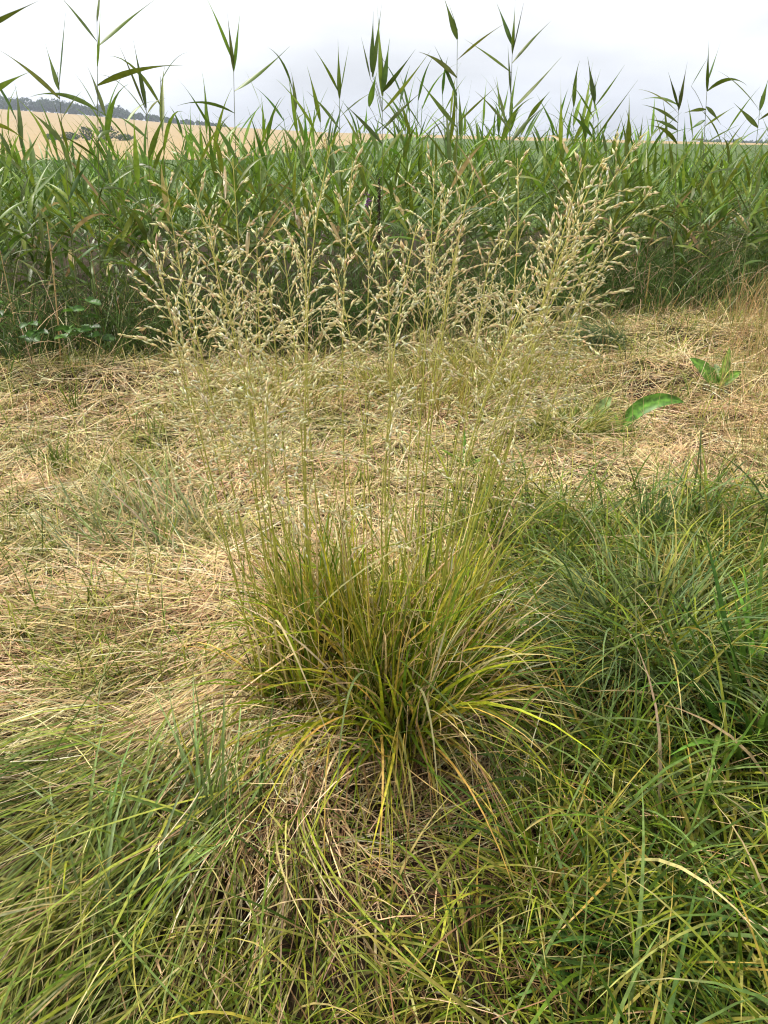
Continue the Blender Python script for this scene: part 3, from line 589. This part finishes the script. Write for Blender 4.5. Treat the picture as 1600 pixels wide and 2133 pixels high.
SKY_REEDS = [  # base Y, stem pixels (low, top), leaves (attach x, y, tip x, y, sag, width mm)
    (5.7, (186, 420), (202, 20), [(192, 87, 122, -12, .05, 32), (196, 138, 212, -16, 0, 36), (207, 98, 322, 0, .03, 28), (199, 178, 382, 136, .10, 36), (190, 230, 62, 202, .25, 34), (186, 290, 255, 288, .45, 30), (205, 45, 212, -60, 0, 30), (188, 330, 120, 280, .1, 30)],
     'tall reed with widely spread leaves topping the stand before the stubble hill'),
    (5.6, (117, 360), (120, 150), [(120, 187, 93, 86, -.05, 30), (121, 187, 137, 24, .03, 34), (118, 206, -2, 104, .10, 26), (118, 250, 170, 190, .1, 28), (117, 300, 60, 230, .1, 30)], 'reed with two upright leaves and one thrown sideways over the stubble'),
    (5.8, (300, 420), (303, 190), [(304, 232, 247, 92, .06, 30), (303, 225, 277, 80, .04, 26), (298, 240, 204, 156, .30, 28), (309, 240, 345, 205, .3, 22), (300, 290, 240, 240, .15, 28), (302, 330, 350, 230, .1, 32)], 'slim reed with arching tip leaves beside the distant wood'),
    (6.0, (487, 430), (486, 110), [(484, 130, 430, -5, .10, 28), (485, 148, 472, 12, .02, 30), (488, 150, 500, 28, .02, 30), (491, 190, 604, 96, -.06, 34), (484, 236, 368, 221, .22, 34), (487, 290, 545, 220, .1, 30), (486, 330, 440, 250, .1, 32)], 'solitary tall reed with a tight topknot and one outflung leaf'),
    (6.0, (706, 380), (707, 170), [(706, 205, 704, 78, 0, 30), (708, 205, 727, 94, .03, 30), (704, 195, 655, 103, .10, 28), (712, 245, 780, 190, .1, 30), (704, 270, 640, 190, .1, 34)], 'slender reed with two blade-like top leaves next to a tall leafy reed'),
    (5.9, (796, 440), (797, 120), [(774, 150, 778, 20, .02, 32), (776, 160, 796, 4, .02, 30), (797, 200, 786, 8, .01, 42), (801, 195, 812, 80, .02, 38), (804, 232, 898, 104, -.05, 36), (804, 192, 866, 102, -.03, 26), (772, 165, 752, 76, .06, 20), (769, 222, 786, 148, .08, 36), (794, 265, 782, 186, .03, 34), (800, 270, 880, 190, .05, 30), (792, 300, 715, 215, .05, 34), (797, 330, 860, 250, .1, 34)], 'tallest leafy reed with crowded upright leaves in the middle of the stand'),
    (5.9, (954, 430), (953, 60), [(938, 82, 924, -8, .02, 34), (953, 66, 933, 2, .05, 34), (957, 125, 1050, 50, .06, 30), (950, 162, 872, 108, .15, 36), (956, 228, 944, 160, .02, 30), (962, 258, 1034, 180, .02, 36), (941, 265, 868, 160, -.02, 36), (955, 300, 1010, 225, .1, 34), (952, 200, 905, 95, .05, 26)], 'tall reed with paired narrow flag leaves and a hooked side leaf'),
    (6.1, (1060, 440), (1068, 90), [(1060, 96, 1034, 5, .03, 28), (1066, 116, 1092, 2, .02, 34), (1073, 110, 1074, -6, .0, 34), (1078, 132, 1148, 44, .06, 24), (1062, 200, 1058, 95, .0, 30), (1062, 232, 1170, 118, -.03, 38), (1052, 152, 968, 82, .04, 24), (1100, 247, 1146, 190, .05, 34), (1058, 270, 990, 190, .08, 34), (1064, 300, 1130, 225, .1, 34)], 'tall dense reed with dark bunched top leaves'),
    (6.6, (1232, 400), (1240, 200), [(1238, 216, 1224, 118, .02, 32), (1240, 223, 1302, 134, -.05, 30), (1242, 214, 1240, 150, 0, 26), (1236, 246, 1190, 172, .05, 26), (1236, 272, 1274, 232, .05, 32), (1234, 285, 1180, 232, .1, 28), (1236, 300, 1330, 165, .02, 26)], 'open reed with a vee of top leaves against pale sky'),
    (6.8, (1420, 420), (1415, 190), [(1413, 237, 1330, 186, .18, 34), (1412, 220, 1335, 208, .22, 30), (1415, 256, 1338, 218, .12, 36), (1417, 272, 1350, 248, .12, 34), (1412, 226, 1392, 150, .02, 32), (1418, 230, 1432, 128, .02, 26), (1420, 300, 1350, 262, .25, 30)], 'reed with several leaves all streaming to one side'),
    (6.8, (1470, 430), (1476, 130), [(1475, 190, 1477, 72, 0, 34), (1470, 170, 1504, 80, .02, 24), (1477, 190, 1556, 178, .42, 34), (1472, 228, 1424, 236, .10, 34), (1466, 250, 1432, 275, .10, 34), (1478, 222, 1502, 260, .1, 32), (1473, 262, 1530, 222, .02, 30), (1440, 180, 1476, 118, .03, 28), (1468, 290, 1425, 300, .1, 32), (1474, 300, 1540, 260, .05, 32)], 'bushy tall reed with a curling leaf beside a one-sided reed'),
    (6.7, (1575, 420), (1586, 200), [(1580, 266, 1528, 214, .02, 34), (1583, 232, 1496, 148, .12, 30), (1587, 230, 1602, 158, .02, 30), (1582, 250, 1640, 215, .05, 32), (1578, 300, 1620, 240, .05, 32)], 'reed with long back-slanting leaves above the flat stubble strip'),
    (5.4, (-40, 420), (-38, 30), [(-38, 62, 80, 2, .02, 28), (-38, 120, -80, 20, .02, 30), (-39, 200, 62, 150, .05, 32), (-40, 260, 60, 300, .3, 34)], 'reed reaching in with one rising leaf high over the wood'),
]
reed_xy = []
for Yb, lo, hi, leaves, lb in SKY_REEDS:
    plo = A(*lo, Yb); phi = A(*hi, Yb); base = np.array([plo[0] + (plo[0] - phi[0]) * .5, Yb, 0.]); base[2] = float(gh(base[0], Yb)) - .01
    t = thing('reed', base, lb, 'reed', 'tall reeds standing against the sky'); reed_xy.append(base[:2])
    pts = np.stack([base + (phi - base) * s + np.array([.01 * math.sin(s * 5 + Yb), 0, 0]) * (1 - s) for s in np.linspace(0, 1, 14)])
    v, q, c = tube(pts, .0042, .0018, (.30, .28, .12), (.13, .19, .06), 5); link_mesh('stem', v, q, c, M_REED, t, base)
    for (ax, ay, tx, ty, sag, wmm) in leaves:
        p0 = A(ax, ay, Yb)
        s_ = np.clip((p0[2] - base[2]) / (phi[2] - base[2]), 0, 1); on = base + (phi - base) * s_
        if abs(on[0] - p0[0]) < .06: p0 = on
        p1 = A(tx, ty, Yb + rng.normal(0, .10))
        v, q, c = leaf_between(p0, p1, wmm * .00118, sag, pick(RP, 1, .12)[0], roll=rng.choice([-1, 1]) * rng.uniform(.15, .8))
        link_mesh('leaf', v, q, c, M_REED, t, base)
        if p0 is not on:                                        # side shoot that carries this leaf
            j = np.clip(s_ - .10, 0, 1); v, q, c = tube(bez(base + (phi - base) * j, (on + p0) / 2 - np.array([0, 0, .05]), p0, 5), .002, .0014, (.15, .2, .07), (.15, .2, .07)); link_mesh('side_shoot', v, q, c, M_REED, t, base)
    for k_ in range(7):                                         # lower leaves inside the stand
        s_ = rng.uniform(.28, .62); p0 = base + (phi - base) * s_; az = rng.uniform(0, 6.28); L_ = rng.uniform(.3, .5)
        p1 = p0 + np.array([math.cos(az) * L_ * .8, math.sin(az) * L_ * .8, rng.uniform(-.1, .35)])
        v, q, c = leaf_between(p0, p1, rng.uniform(.022, .032), .2, pick(RP, 1, .15)[0], roll=.3); link_mesh('leaf', v, q, c, M_REED, t, base)

# reed types, then copies for the front of the bed
def reed_type(k, H, nl):
    r = np.random.default_rng(200 + k); out_ = []
    lean = r.normal(0, .05, 2); pts = np.stack([[lean[0] * H * s * s, lean[1] * H * s * s, H * s * .94] for s in np.linspace(0, 1, 8)])
    out_.append(('stem',) + tube(pts, .004, .0016, (.17, .19, .06), (.12, .19, .05), 4))
    for i in range(nl):
        f = i / (nl - 1); s = .34 + .64 * f; p = pts[0] + np.array([lean[0] * H * s * s, lean[1] * H * s * s, H * s * .94])
        az = i * 2.6 + r.normal(0, .6); el = r.uniform(.35, 1.0) + .45 * f ** 2; L_ = r.uniform(.38, .66) * (1 - .25 * f ** 4); bnd = r.uniform(.2, 2.3) * (1 - .55 * f)
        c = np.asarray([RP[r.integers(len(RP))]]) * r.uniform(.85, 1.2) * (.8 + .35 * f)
        if r.uniform() < .07 and f < .6: c = np.array([[.38, .28, .12]])
        P_, sd, nv, t_ = curve_pts(p[None], az, el, L_, bnd, 8, drift=r.normal(0, .2), bpow=1.6, twist0=r.normal(0, .3), twist1=r.normal(0, .9))
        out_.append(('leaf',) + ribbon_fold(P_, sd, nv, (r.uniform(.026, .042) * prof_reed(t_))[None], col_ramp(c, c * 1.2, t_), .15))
    return out_
TYPES = []
for k in range(14):
    objs = []
    for nm, v, q, c in reed_type(k, 1.5, 7 + k % 3):
        o = link_mesh(nm, v, q, c, M_REED); objs.append(o)
    TYPES.append(objs)
nb = 1300
X = rng.uniform(-7.0, 8.0, nb); D = rng.uniform(0, 1, nb) ** 1.25 * 4.6; Y = reed_line(X) + .12 + D
m_ = np.abs(X) < .58 * Y + .9; X, Y, D = X[m_], Y[m_], D[m_]
H = rng.normal(1.31, .13, len(X)) + .16 * noise2(X, Y, .55, 1) - .08 * sig((X - 2.2) / .2) - .07 * sig((-1.3 - X) / .3) + .04 * np.abs(noise2(X, Y, .4, 2))
mid_ = sig((X + 1.3) / .25) * sig((2.4 - X) / .3)      # the middle of the bed stands taller
H = H + (rng.uniform(size=len(X)) < .12 + .16 * mid_) * rng.uniform(.1, .55, len(X)) + .03 * mid_
vis = np.abs(X) < .50 * Y
order = np.argsort(np.where(vis, D, 99)); NI = 275; used = set()
NEAR = ['the tall widely spread reed', 'the reed with two upright leaves', 'the slim reed with arching tip leaves', 'the solitary reed with a tight topknot', 'the slender reed with two blade-like leaves', 'the tallest leafy reed', 'the reed with paired flag leaves', 'the dense reed with dark bunched leaves', 'the open reed with a vee of leaves', 'the one-sided streaming reed', 'the bushy reed with a curling leaf', 'the reed with back-slanting leaves', 'the reed with one rising leaf']
LM = np.array(reed_xy)
for j in order[:NI]:
    k = int(rng.integers(14)); s = H[j] / 1.5
    d_ = np.abs(LM[:, 0] / LM[:, 1] - X[j] / Y[j]); i_ = int(np.argmin(d_)); size = 'short' if H[j] < 1.25 else 'tall' if H[j] > 1.5 else 'middling'
    where = ('just behind' if Y[j] > LM[i_, 1] + .25 else 'just before' if Y[j] < LM[i_, 1] - .25 else 'level with')
    root = thing('reed', (X[j], Y[j], float(gh(X[j], Y[j])) - .01), f'{size} leafy green reed {where} {NEAR[i_]}', 'reed', 'reeds in the front rank of the reed bed')
    root.rotation_euler = (rng.normal(0, .05), rng.normal(0, .05), rng.uniform(0, 6.28)); root.scale = (s ** .3, s ** .3, s)
    for src in TYPES[k]:
        if k in used: o = src.copy(); COL.objects.link(o)
        else: o = src
        o.parent = root
    used.add(k)
for k in range(14):
    if k not in used:
        for o in TYPES[k]: bpy.data.objects.remove(o)
rest = order[NI:]; X, Y, H = X[rest], Y[rest], H[rest]; n = len(X)
a = Acc(); P = np.stack([X, Y, gh(X, Y)], 1); ln = rng.normal(0, .06, (n, 2))
sc_ = np.linspace(0, 1, 6); SP = P[:, None] + np.stack([ln[:, :1] * H[:, None] * sc_ ** 2, ln[:, 1:] * H[:, None] * sc_ ** 2, H[:, None] * sc_ * .95], -1)
a.add(*ribbon(SP, np.tile([1., 0, 0], (n, 6, 1)), np.full((n, 6), .006), col_ramp(np.where(rng.uniform(size=(n, 1)) < .12, np.array([[.46, .34, .16]]), np.array([[.15, .17, .055]])), np.tile([.12, .19, .05], (n, 1)), sc_)))
for i in range(8):
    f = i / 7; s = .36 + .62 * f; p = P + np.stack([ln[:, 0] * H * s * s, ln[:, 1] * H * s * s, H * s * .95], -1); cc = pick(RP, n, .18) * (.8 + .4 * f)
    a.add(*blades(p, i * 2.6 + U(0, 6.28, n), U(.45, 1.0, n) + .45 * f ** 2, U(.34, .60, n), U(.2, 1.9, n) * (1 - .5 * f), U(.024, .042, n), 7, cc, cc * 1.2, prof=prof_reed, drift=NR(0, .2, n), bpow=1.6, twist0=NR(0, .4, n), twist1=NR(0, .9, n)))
tag(a.build('reed_bed', M_REED), 'deep mass of green reeds behind the front rank', 'reeds', None, 'stuff')

# fine grass and sedge along the foot of the reeds
n = 17000; X = np.where(U(0, 1, n) < .55, U(-5, 6.2, n), U(1.0, 6.2, n)); off = NR(.10, .34, n) + .22 * noise2(X, X * 0, .6, 2); Y = reed_line(X) + off + (X > 1.2) * U(0, .9, n); P = np.stack([X, Y, gh(X, Y)], 1)
hl = 1 - .12 * sig((X - 1.6) / .4); c = pick([(.06, .11, .02), (.08, .14, .026), (.115, .175, .04), (.06, .10, .025)], n, .25); c = c * (1 + .35 * sig((X - 1.0) / .3))[:, None]
dry = (U(0, 1, n) < .12); c[dry] = pick(STRAW[1:4], int(dry.sum()), .2)
v, q, cc = blades(P, U(0, 6.28, n), U(.9, 1.52, n), U(.35, 1.05, n) * hl * np.clip(1 + .9 * np.minimum(off, 0), .3, 1), U(.3, 2.2, n), U(.004, .009, n), 7, c * .8, c * 1.25, floor=.005, drift=NR(0, .3, n), bpow=1.5, twist0=NR(0, .6, n), twist1=NR(0, .8, n))
tag(link_mesh('sedge_fringe', v, q, cc, M_GRASS), 'fine drooping dark green sedge along the foot of the reeds', 'sedge', None, 'stuff')
# dry standing grass at the far side of the hay
n = 7500; X = U(.8, 5.5, n); Y = U(2.6, 8.0, n); k = U(0, 1, n) < (.05 + .95 * sig((X - (.475 * Y)) / .12)) * sig((reed_line(X) + .3 - Y) / .2) * (1 - z_right(X, Y)); X, Y = X[k], Y[k]; n = len(X)
P = np.stack([X, Y, gh(X, Y)], 1); c = pick([(.46, .32, .14), (.52, .38, .18), (.40, .26, .11), (.36, .32, .10)], n, .2)
v, q, cc = blades(P, U(0, 6.28, n), U(1.1, 1.56, n), U(.22, .55, n), U(0, .5, n), U(.0016, .003, n) * np.maximum(1, Y / 3.5), 4, c * .85, c * 1.1, prof=prof_straw, twist0=NR(0, 1, n))
tag(link_mesh('dry_standing_grass', v, q, cc, M_STRAW), 'thin dry brown grass stems still standing beside the hay', 'grass', None, 'stuff')

# ------------------------------------------------------------------ single stalks
def stalk(lo, hi, Y, w, c0, c1, label, group=None, name='dead_reed_stalk', bow=.02, branch=True):
    b = A(*lo, Y); b[2] = float(gh(b[0], Y)) - .01; h = A(*hi, Y)
    t = thing(name, b, label, 'stalk', group); m = (b + h) / 2 + np.array([bow, 0, 0]); P = bez(b, m, h, 12)
    v, q, c = tube(P, w, w * .55, c0, c1, 6); link_mesh('stem', v, q, c, M_STRAW, t, b)
    for s in (3, 6, 9):
        v, q, c = tube(np.stack([P[s] - (P[s + 1] - P[s]) * .06, P[s], P[s] + (P[s + 1] - P[s]) * .06]), w * 1.25, w * 1.2, np.asarray(c0) * .55, np.asarray(c0) * .55, 6); link_mesh('node', v, q, c, M_STRAW, t, b)
    return t
TAN = (.50, .33, .13); TANL = (.60, .44, .22)
DS = 'dry reed stalks at the front of the reeds'
stalk((140, 830), (98, 462), 5.2, .0065, TAN, TANL, 'tall straight tan dead reed stalk with broken top', DS)
stalk((215, 690), (182, 490), 5.9, .005, TAN, TANL, 'shorter brown dead reed stalk beside leafy sedge', DS)
stalk((48, 780), (-5, 500), 5.4, .005, (.42, .36, .12), TANL, 'yellowish dead reed stalk leaning outward beyond the tan one', DS)
stalk((1340, 640), (1354, 548), 7.3, .008, (.52, .38, .10), (.58, .42, .18), 'short golden dead stalk before the low reeds', DS)
stalk((1390, 650), (1424, 595), 7.4, .007, (.50, .28, .10), (.52, .30, .12), 'short orange-brown slanting dead stalk before the low reeds', DS)

# long pale stalks lying or leaning over the tussock
def fallen(name, pts, w, label, cols):
    P = np.stack(pts); o = bez(P[0], P[1], P[2], 14); d = np.gradient(o, axis=0); s = np.cross(d, [0, 0, 1.]); s /= np.linalg.norm(s, axis=1)[:, None]
    t = np.linspace(0, 1, 14); v, q, c = ribbon_fold(o[None], s[None], np.tile([0, 0, 1.], (1, 14, 1)), (w * prof_blade(t * .9))[None], np.linspace(cols[0], cols[1], 14)[None], .2)
    return tag(link_mesh(name, v, q, c, M_STRAW, None, P[0]), label, 'blade', 'long loose blades leaning over the tussock')
fallen('dry_blade', (A(545, 1560, 1.55), A(560, 1230, 1.55), A(440, 1108, 1.62)), .0045, 'pale dead blade bending outward from the tussock over the hay', ((.36, .30, .12), (.62, .52, .30)))
fallen('dry_blade', (A(560, 1500, 1.6), A(560, 1190, 1.5), A(1065, 1048, 1.75)), .007, 'long flat yellow-green blade lying across the top of the tussock', ((.28, .29, .08), (.46, .42, .20)))
fallen('dry_blade', (A(620, 1500, 1.6), A(470, 980, 1.35), A(705, 1585, 1.2)), .0055, 'bleached straw-coloured blade hanging down the tussock front', ((.40, .34, .12), (.62, .50, .26)))
fallen('dry_blade', (A(930, 1520, 1.6), A(1010, 1130, 1.5), A(1195, 1550, 1.36)), .0055, 'pale blade arching off the tussock over rank grass', ((.30, .30, .09), (.55, .46, .22)))
fallen('dry_blade', (A(850, 1560, 1.6), A(720, 1160, 1.35), A(702, 1650, 1.18)), .0065, 'drooping blue-green blade folded over the tussock front', ((.12, .17, .05), (.20, .25, .09)))
fallen('dry_blade', (A(800, 1560, 1.6), A(890, 1220, 1.35), A(912, 1655, 1.18)), .0065, 'drooping pale green blade with straw tip beside the folded one', ((.13, .18, .05), (.46, .40, .20)))

# ------------------------------------------------------------------ dock plants, brambles, loosestrife
def broad_leaf(t, org, p0, az, el, Ln, w, bend, col, nm='leaf', twist=0.0, wavy=.0):
    pts, sd, nv, tt = curve_pts(np.asarray(p0, float)[None], az, el, Ln, bend, 12, bpow=1.2, twist0=twist, twist1=.2)
    W = w * prof_broad(tt); k = 7; us = np.linspace(-1, 1, k); V = []
    for i, uu in enumerate(us):
        lift = .16 * uu * uu * W + wavy * W * np.sin(tt * 26 + uu * 2) * abs(uu) ** 2 + .015 * w * np.cos(tt * 60) * (abs(uu) < .9) * abs(uu)
        V.append(pts[0] + sd[0] * (uu * W / 2)[:, None] + nv[0] * lift[:, None])
    V = np.stack(V, 1).reshape(-1, 3); b = (np.arange(12)[:, None] * k + np.arange(k - 1)[None]).ravel(); q = np.stack([b, b + 1, b + 1 + k, b + k], -1)
    cc = np.asarray(col)[None, None] * (1 + .55 * (np.abs(us) < .1))[None, :, None] * np.ones((13, 1, 1)) * (1 + .12 * rng.normal(size=(13, k, 1)))
    lf = link_mesh(nm, V, q, cc.reshape(-1, 3), M_BROAD, t, org)
    return lf
DG, DL = (.12, .25, .03), (.20, .33, .05)
def dock(px, py, label, specs, dz=0.0):
    x, y = gx(px, py); z = float(gh(x, y)); org = (x, y, z); t = thing('dock_plant', org, label, 'dock', 'dock plants in the hay')
    for az, el, Ln, w, bd, col, tw, wv, h in specs:
        P = np.array([x + rng.normal(0, .01), y + rng.normal(0, .01), z + h])
        if h > .02:
            v, q, c = tube(bez(np.array(org), np.array([x, y, z + h * .6]), P, 5), .003, .0025, (.25, .28, .08), (.2, .3, .08)); link_mesh('petiole', v, q, c, M_BROAD, t, org)
        broad_leaf(t, org, P, az, el, Ln, w, bd, col, twist=tw, wavy=wv)
dock(1292, 905, 'dock plant with one long dark green leaf arching over the hay', [(-.25, 1.25, .40, .095, 1.55, (.10, .23, .03), .9, .02, .05), (1.9, 1.2, .14, .05, .4, DL, .3, .04, .0), (-1.4, .9, .13, .05, .5, DL, .2, .04, .0), (.3, 1.0, .18, .012, .2, DG, 0, 0, 0), (3.0, .9, .12, .05, .4, DG, 0, .03, 0)])
dock(1492, 828, 'dock plant with three upright crinkled leaves by the reddish hay', [(2.7, .95, .27, .10, .5, DG, -.9, .05, .0), (1.0, 1.15, .28, .09, .3, DL, .9, .05, .0), (.2, .9, .18, .07, .6, (.14, .26, .03), .6, .06, .0), (-1.6, 1.0, .14, .06, .5, (.18, .30, .04), .2, .05, 0), (1.7, 1.0, .18, .07, .5, (.20, .28, .12), -.4, .05, 0)])
dock(1236, 872, 'small pale dock leaf rising behind the cropped olive tussock', [(.4, 1.2, .17, .075, .7, (.22, .32, .11), .7, .03, .03), (2.4, 1.1, .12, .05, .6, DL, .1, .03, 0)])
dock(965, 985, 'bright green dock shoot half hidden behind the tussock stalks', [(1.5, 1.35, .22, .06, .2, (.13, .30, .04), 1.2, .03, .0), (2.9, .8, .17, .045, .4, (.22, .34, .04), .5, .03, 0), (-.4, .9, .12, .05, .6, (.12, .28, .04), .2, .03, 0), (-1.6, .6, .14, .05, .8, (.12, .27, .05), .2, .03, 0)])

def bramble(px, py, label, n, seed):
    global rng
    x, y = gx(px, py); z = float(gh(x, y)); org = (x, y, z); t = thing('bramble', org, label, 'bramble', 'brambles at the foot of the reeds')
    for i in range(n):
        az = rng.uniform(0, 6.28); r_ = rng.uniform(.05, .24); p1 = np.array([x + r_ * math.cos(az), y - .1 + r_ * .5 * math.sin(az), z + rng.uniform(.18, .45)])
        v, q, c = tube(bez(np.array(org), (np.array(org) + p1) / 2 + np.array([0, 0, .08]), p1, 6), .0025, .0015, (.2, .16, .07), (.16, .22, .07)); st = link_mesh('cane', v, q, c, M_BROAD, t, org)
        for da, L_ in ((0, .10), (1.5, .085), (-1.5, .085)):
            broad_leaf(st, org, p1, az + da, rng.uniform(-.1, .5), L_ * rng.uniform(.8, 1.1), .07, .5, np.array([(.06, .14, .02), (.085, .18, .025), (.045, .10, .018)][rng.integers(3)]), twist=rng.normal(0, .3), wavy=.05)
bramble(205, 800, 'leafy bramble with rounded leaves under the dead reed stalks', 9, 1)
bramble(75, 800, 'low bramble sprig tucked in the sedge beneath the reeds', 7, 2)

b = A(787, 690, 6.1); b[2] = float(gh(b[0], 6.1)); h = A(790, 372, 6.0)
t = thing('loosestrife', b, 'dark brown faded loosestrife spike rising among the reeds', 'wildflower')
P = bez(b, (b + h) / 2 + np.array([.02, 0, 0]), h, 14); v, q, c = tube(P, .004, .002, (.12, .08, .04), (.06, .03, .03), 5); link_mesh('stem', v, q, c, M_STRAW, t, b)
n = 260; s = rng.uniform(.62, 1, n); S = b + (h - b) * s[:, None] + rng.normal(0, .006, (n, 3)); D = rng.normal(size=(n, 3)) + np.array([0, 0, .6]); D /= np.linalg.norm(D, axis=1)[:, None]
v, f, c = spindles(S, D, U(.012, .02, n), U(.006, .009, n), pick([(.06, .03, .03), (.10, .05, .04), (.04, .02, .02)], n)); link_mesh('seed_spike', v, f, c, M_SEED, t, b, smooth=False)
b2 = A(760, 690, 6.2); b2[2] = float(gh(b2[0], 6.2)); h2 = A(766, 418, 6.1)
t = thing('loosestrife', b2, 'slim loosestrife with a few purple flowers at its tip', 'wildflower')
P = bez(b2, (b2 + h2) / 2 + np.array([-.02, 0, 0]), h2, 12); v, q, c = tube(P, .003, .0018, (.14, .16, .06), (.12, .12, .06), 5); link_mesh('stem', v, q, c, M_STRAW, t, b2)
n = 40; S = h2 + rng.normal(0, .012, (n, 3)) * np.array([1, 1, 2.2]); D = rng.normal(size=(n, 3)) + np.array([0, 0, .3]); D /= np.linalg.norm(D, axis=1)[:, None]
v, f, c = spindles(S, D, U(.012, .018, n), U(.008, .012, n), pick([(.35, .12, .40), (.28, .10, .34), (.42, .2, .42)], n)); link_mesh('flower_head', v, f, c, M_SEED, t, b2, smooth=False)

# ------------------------------------------------------------------ haze
HX, HY0, HY1, HZ0, HZ1 = 1500.0, -60.0, 1480.0, -16.0, 75.0
hv = np.array([[x, y, z] for z in (HZ0, HZ1) for y in (HY0, HY1) for x in (-HX, HX)], float)
hq = np.array([[0, 2, 3, 1], [4, 5, 7, 6], [0, 1, 5, 4], [2, 6, 7, 3], [0, 4, 6, 2], [1, 3, 7, 5]])
mh = bpy.data.materials.new('haze'); mh.use_nodes = True; th = mh.node_tree; th.nodes.clear()
ho = th.nodes.new('ShaderNodeOutputMaterial'); hp = th.nodes.new('ShaderNodeVolumePrincipled')
hp.inputs['Color'].default_value = (.78, .86, 1.0, 1); hp.inputs['Density'].default_value = 0.0003; hp.inputs['Anisotropy'].default_value = 0.2
th.links.new(hp.outputs[0], ho.inputs['Volume'])
tag(link_mesh('haze', hv, hq, None, mh, smooth=False), 'thin pale blue summer haze over the fields', None, None, 'stuff')
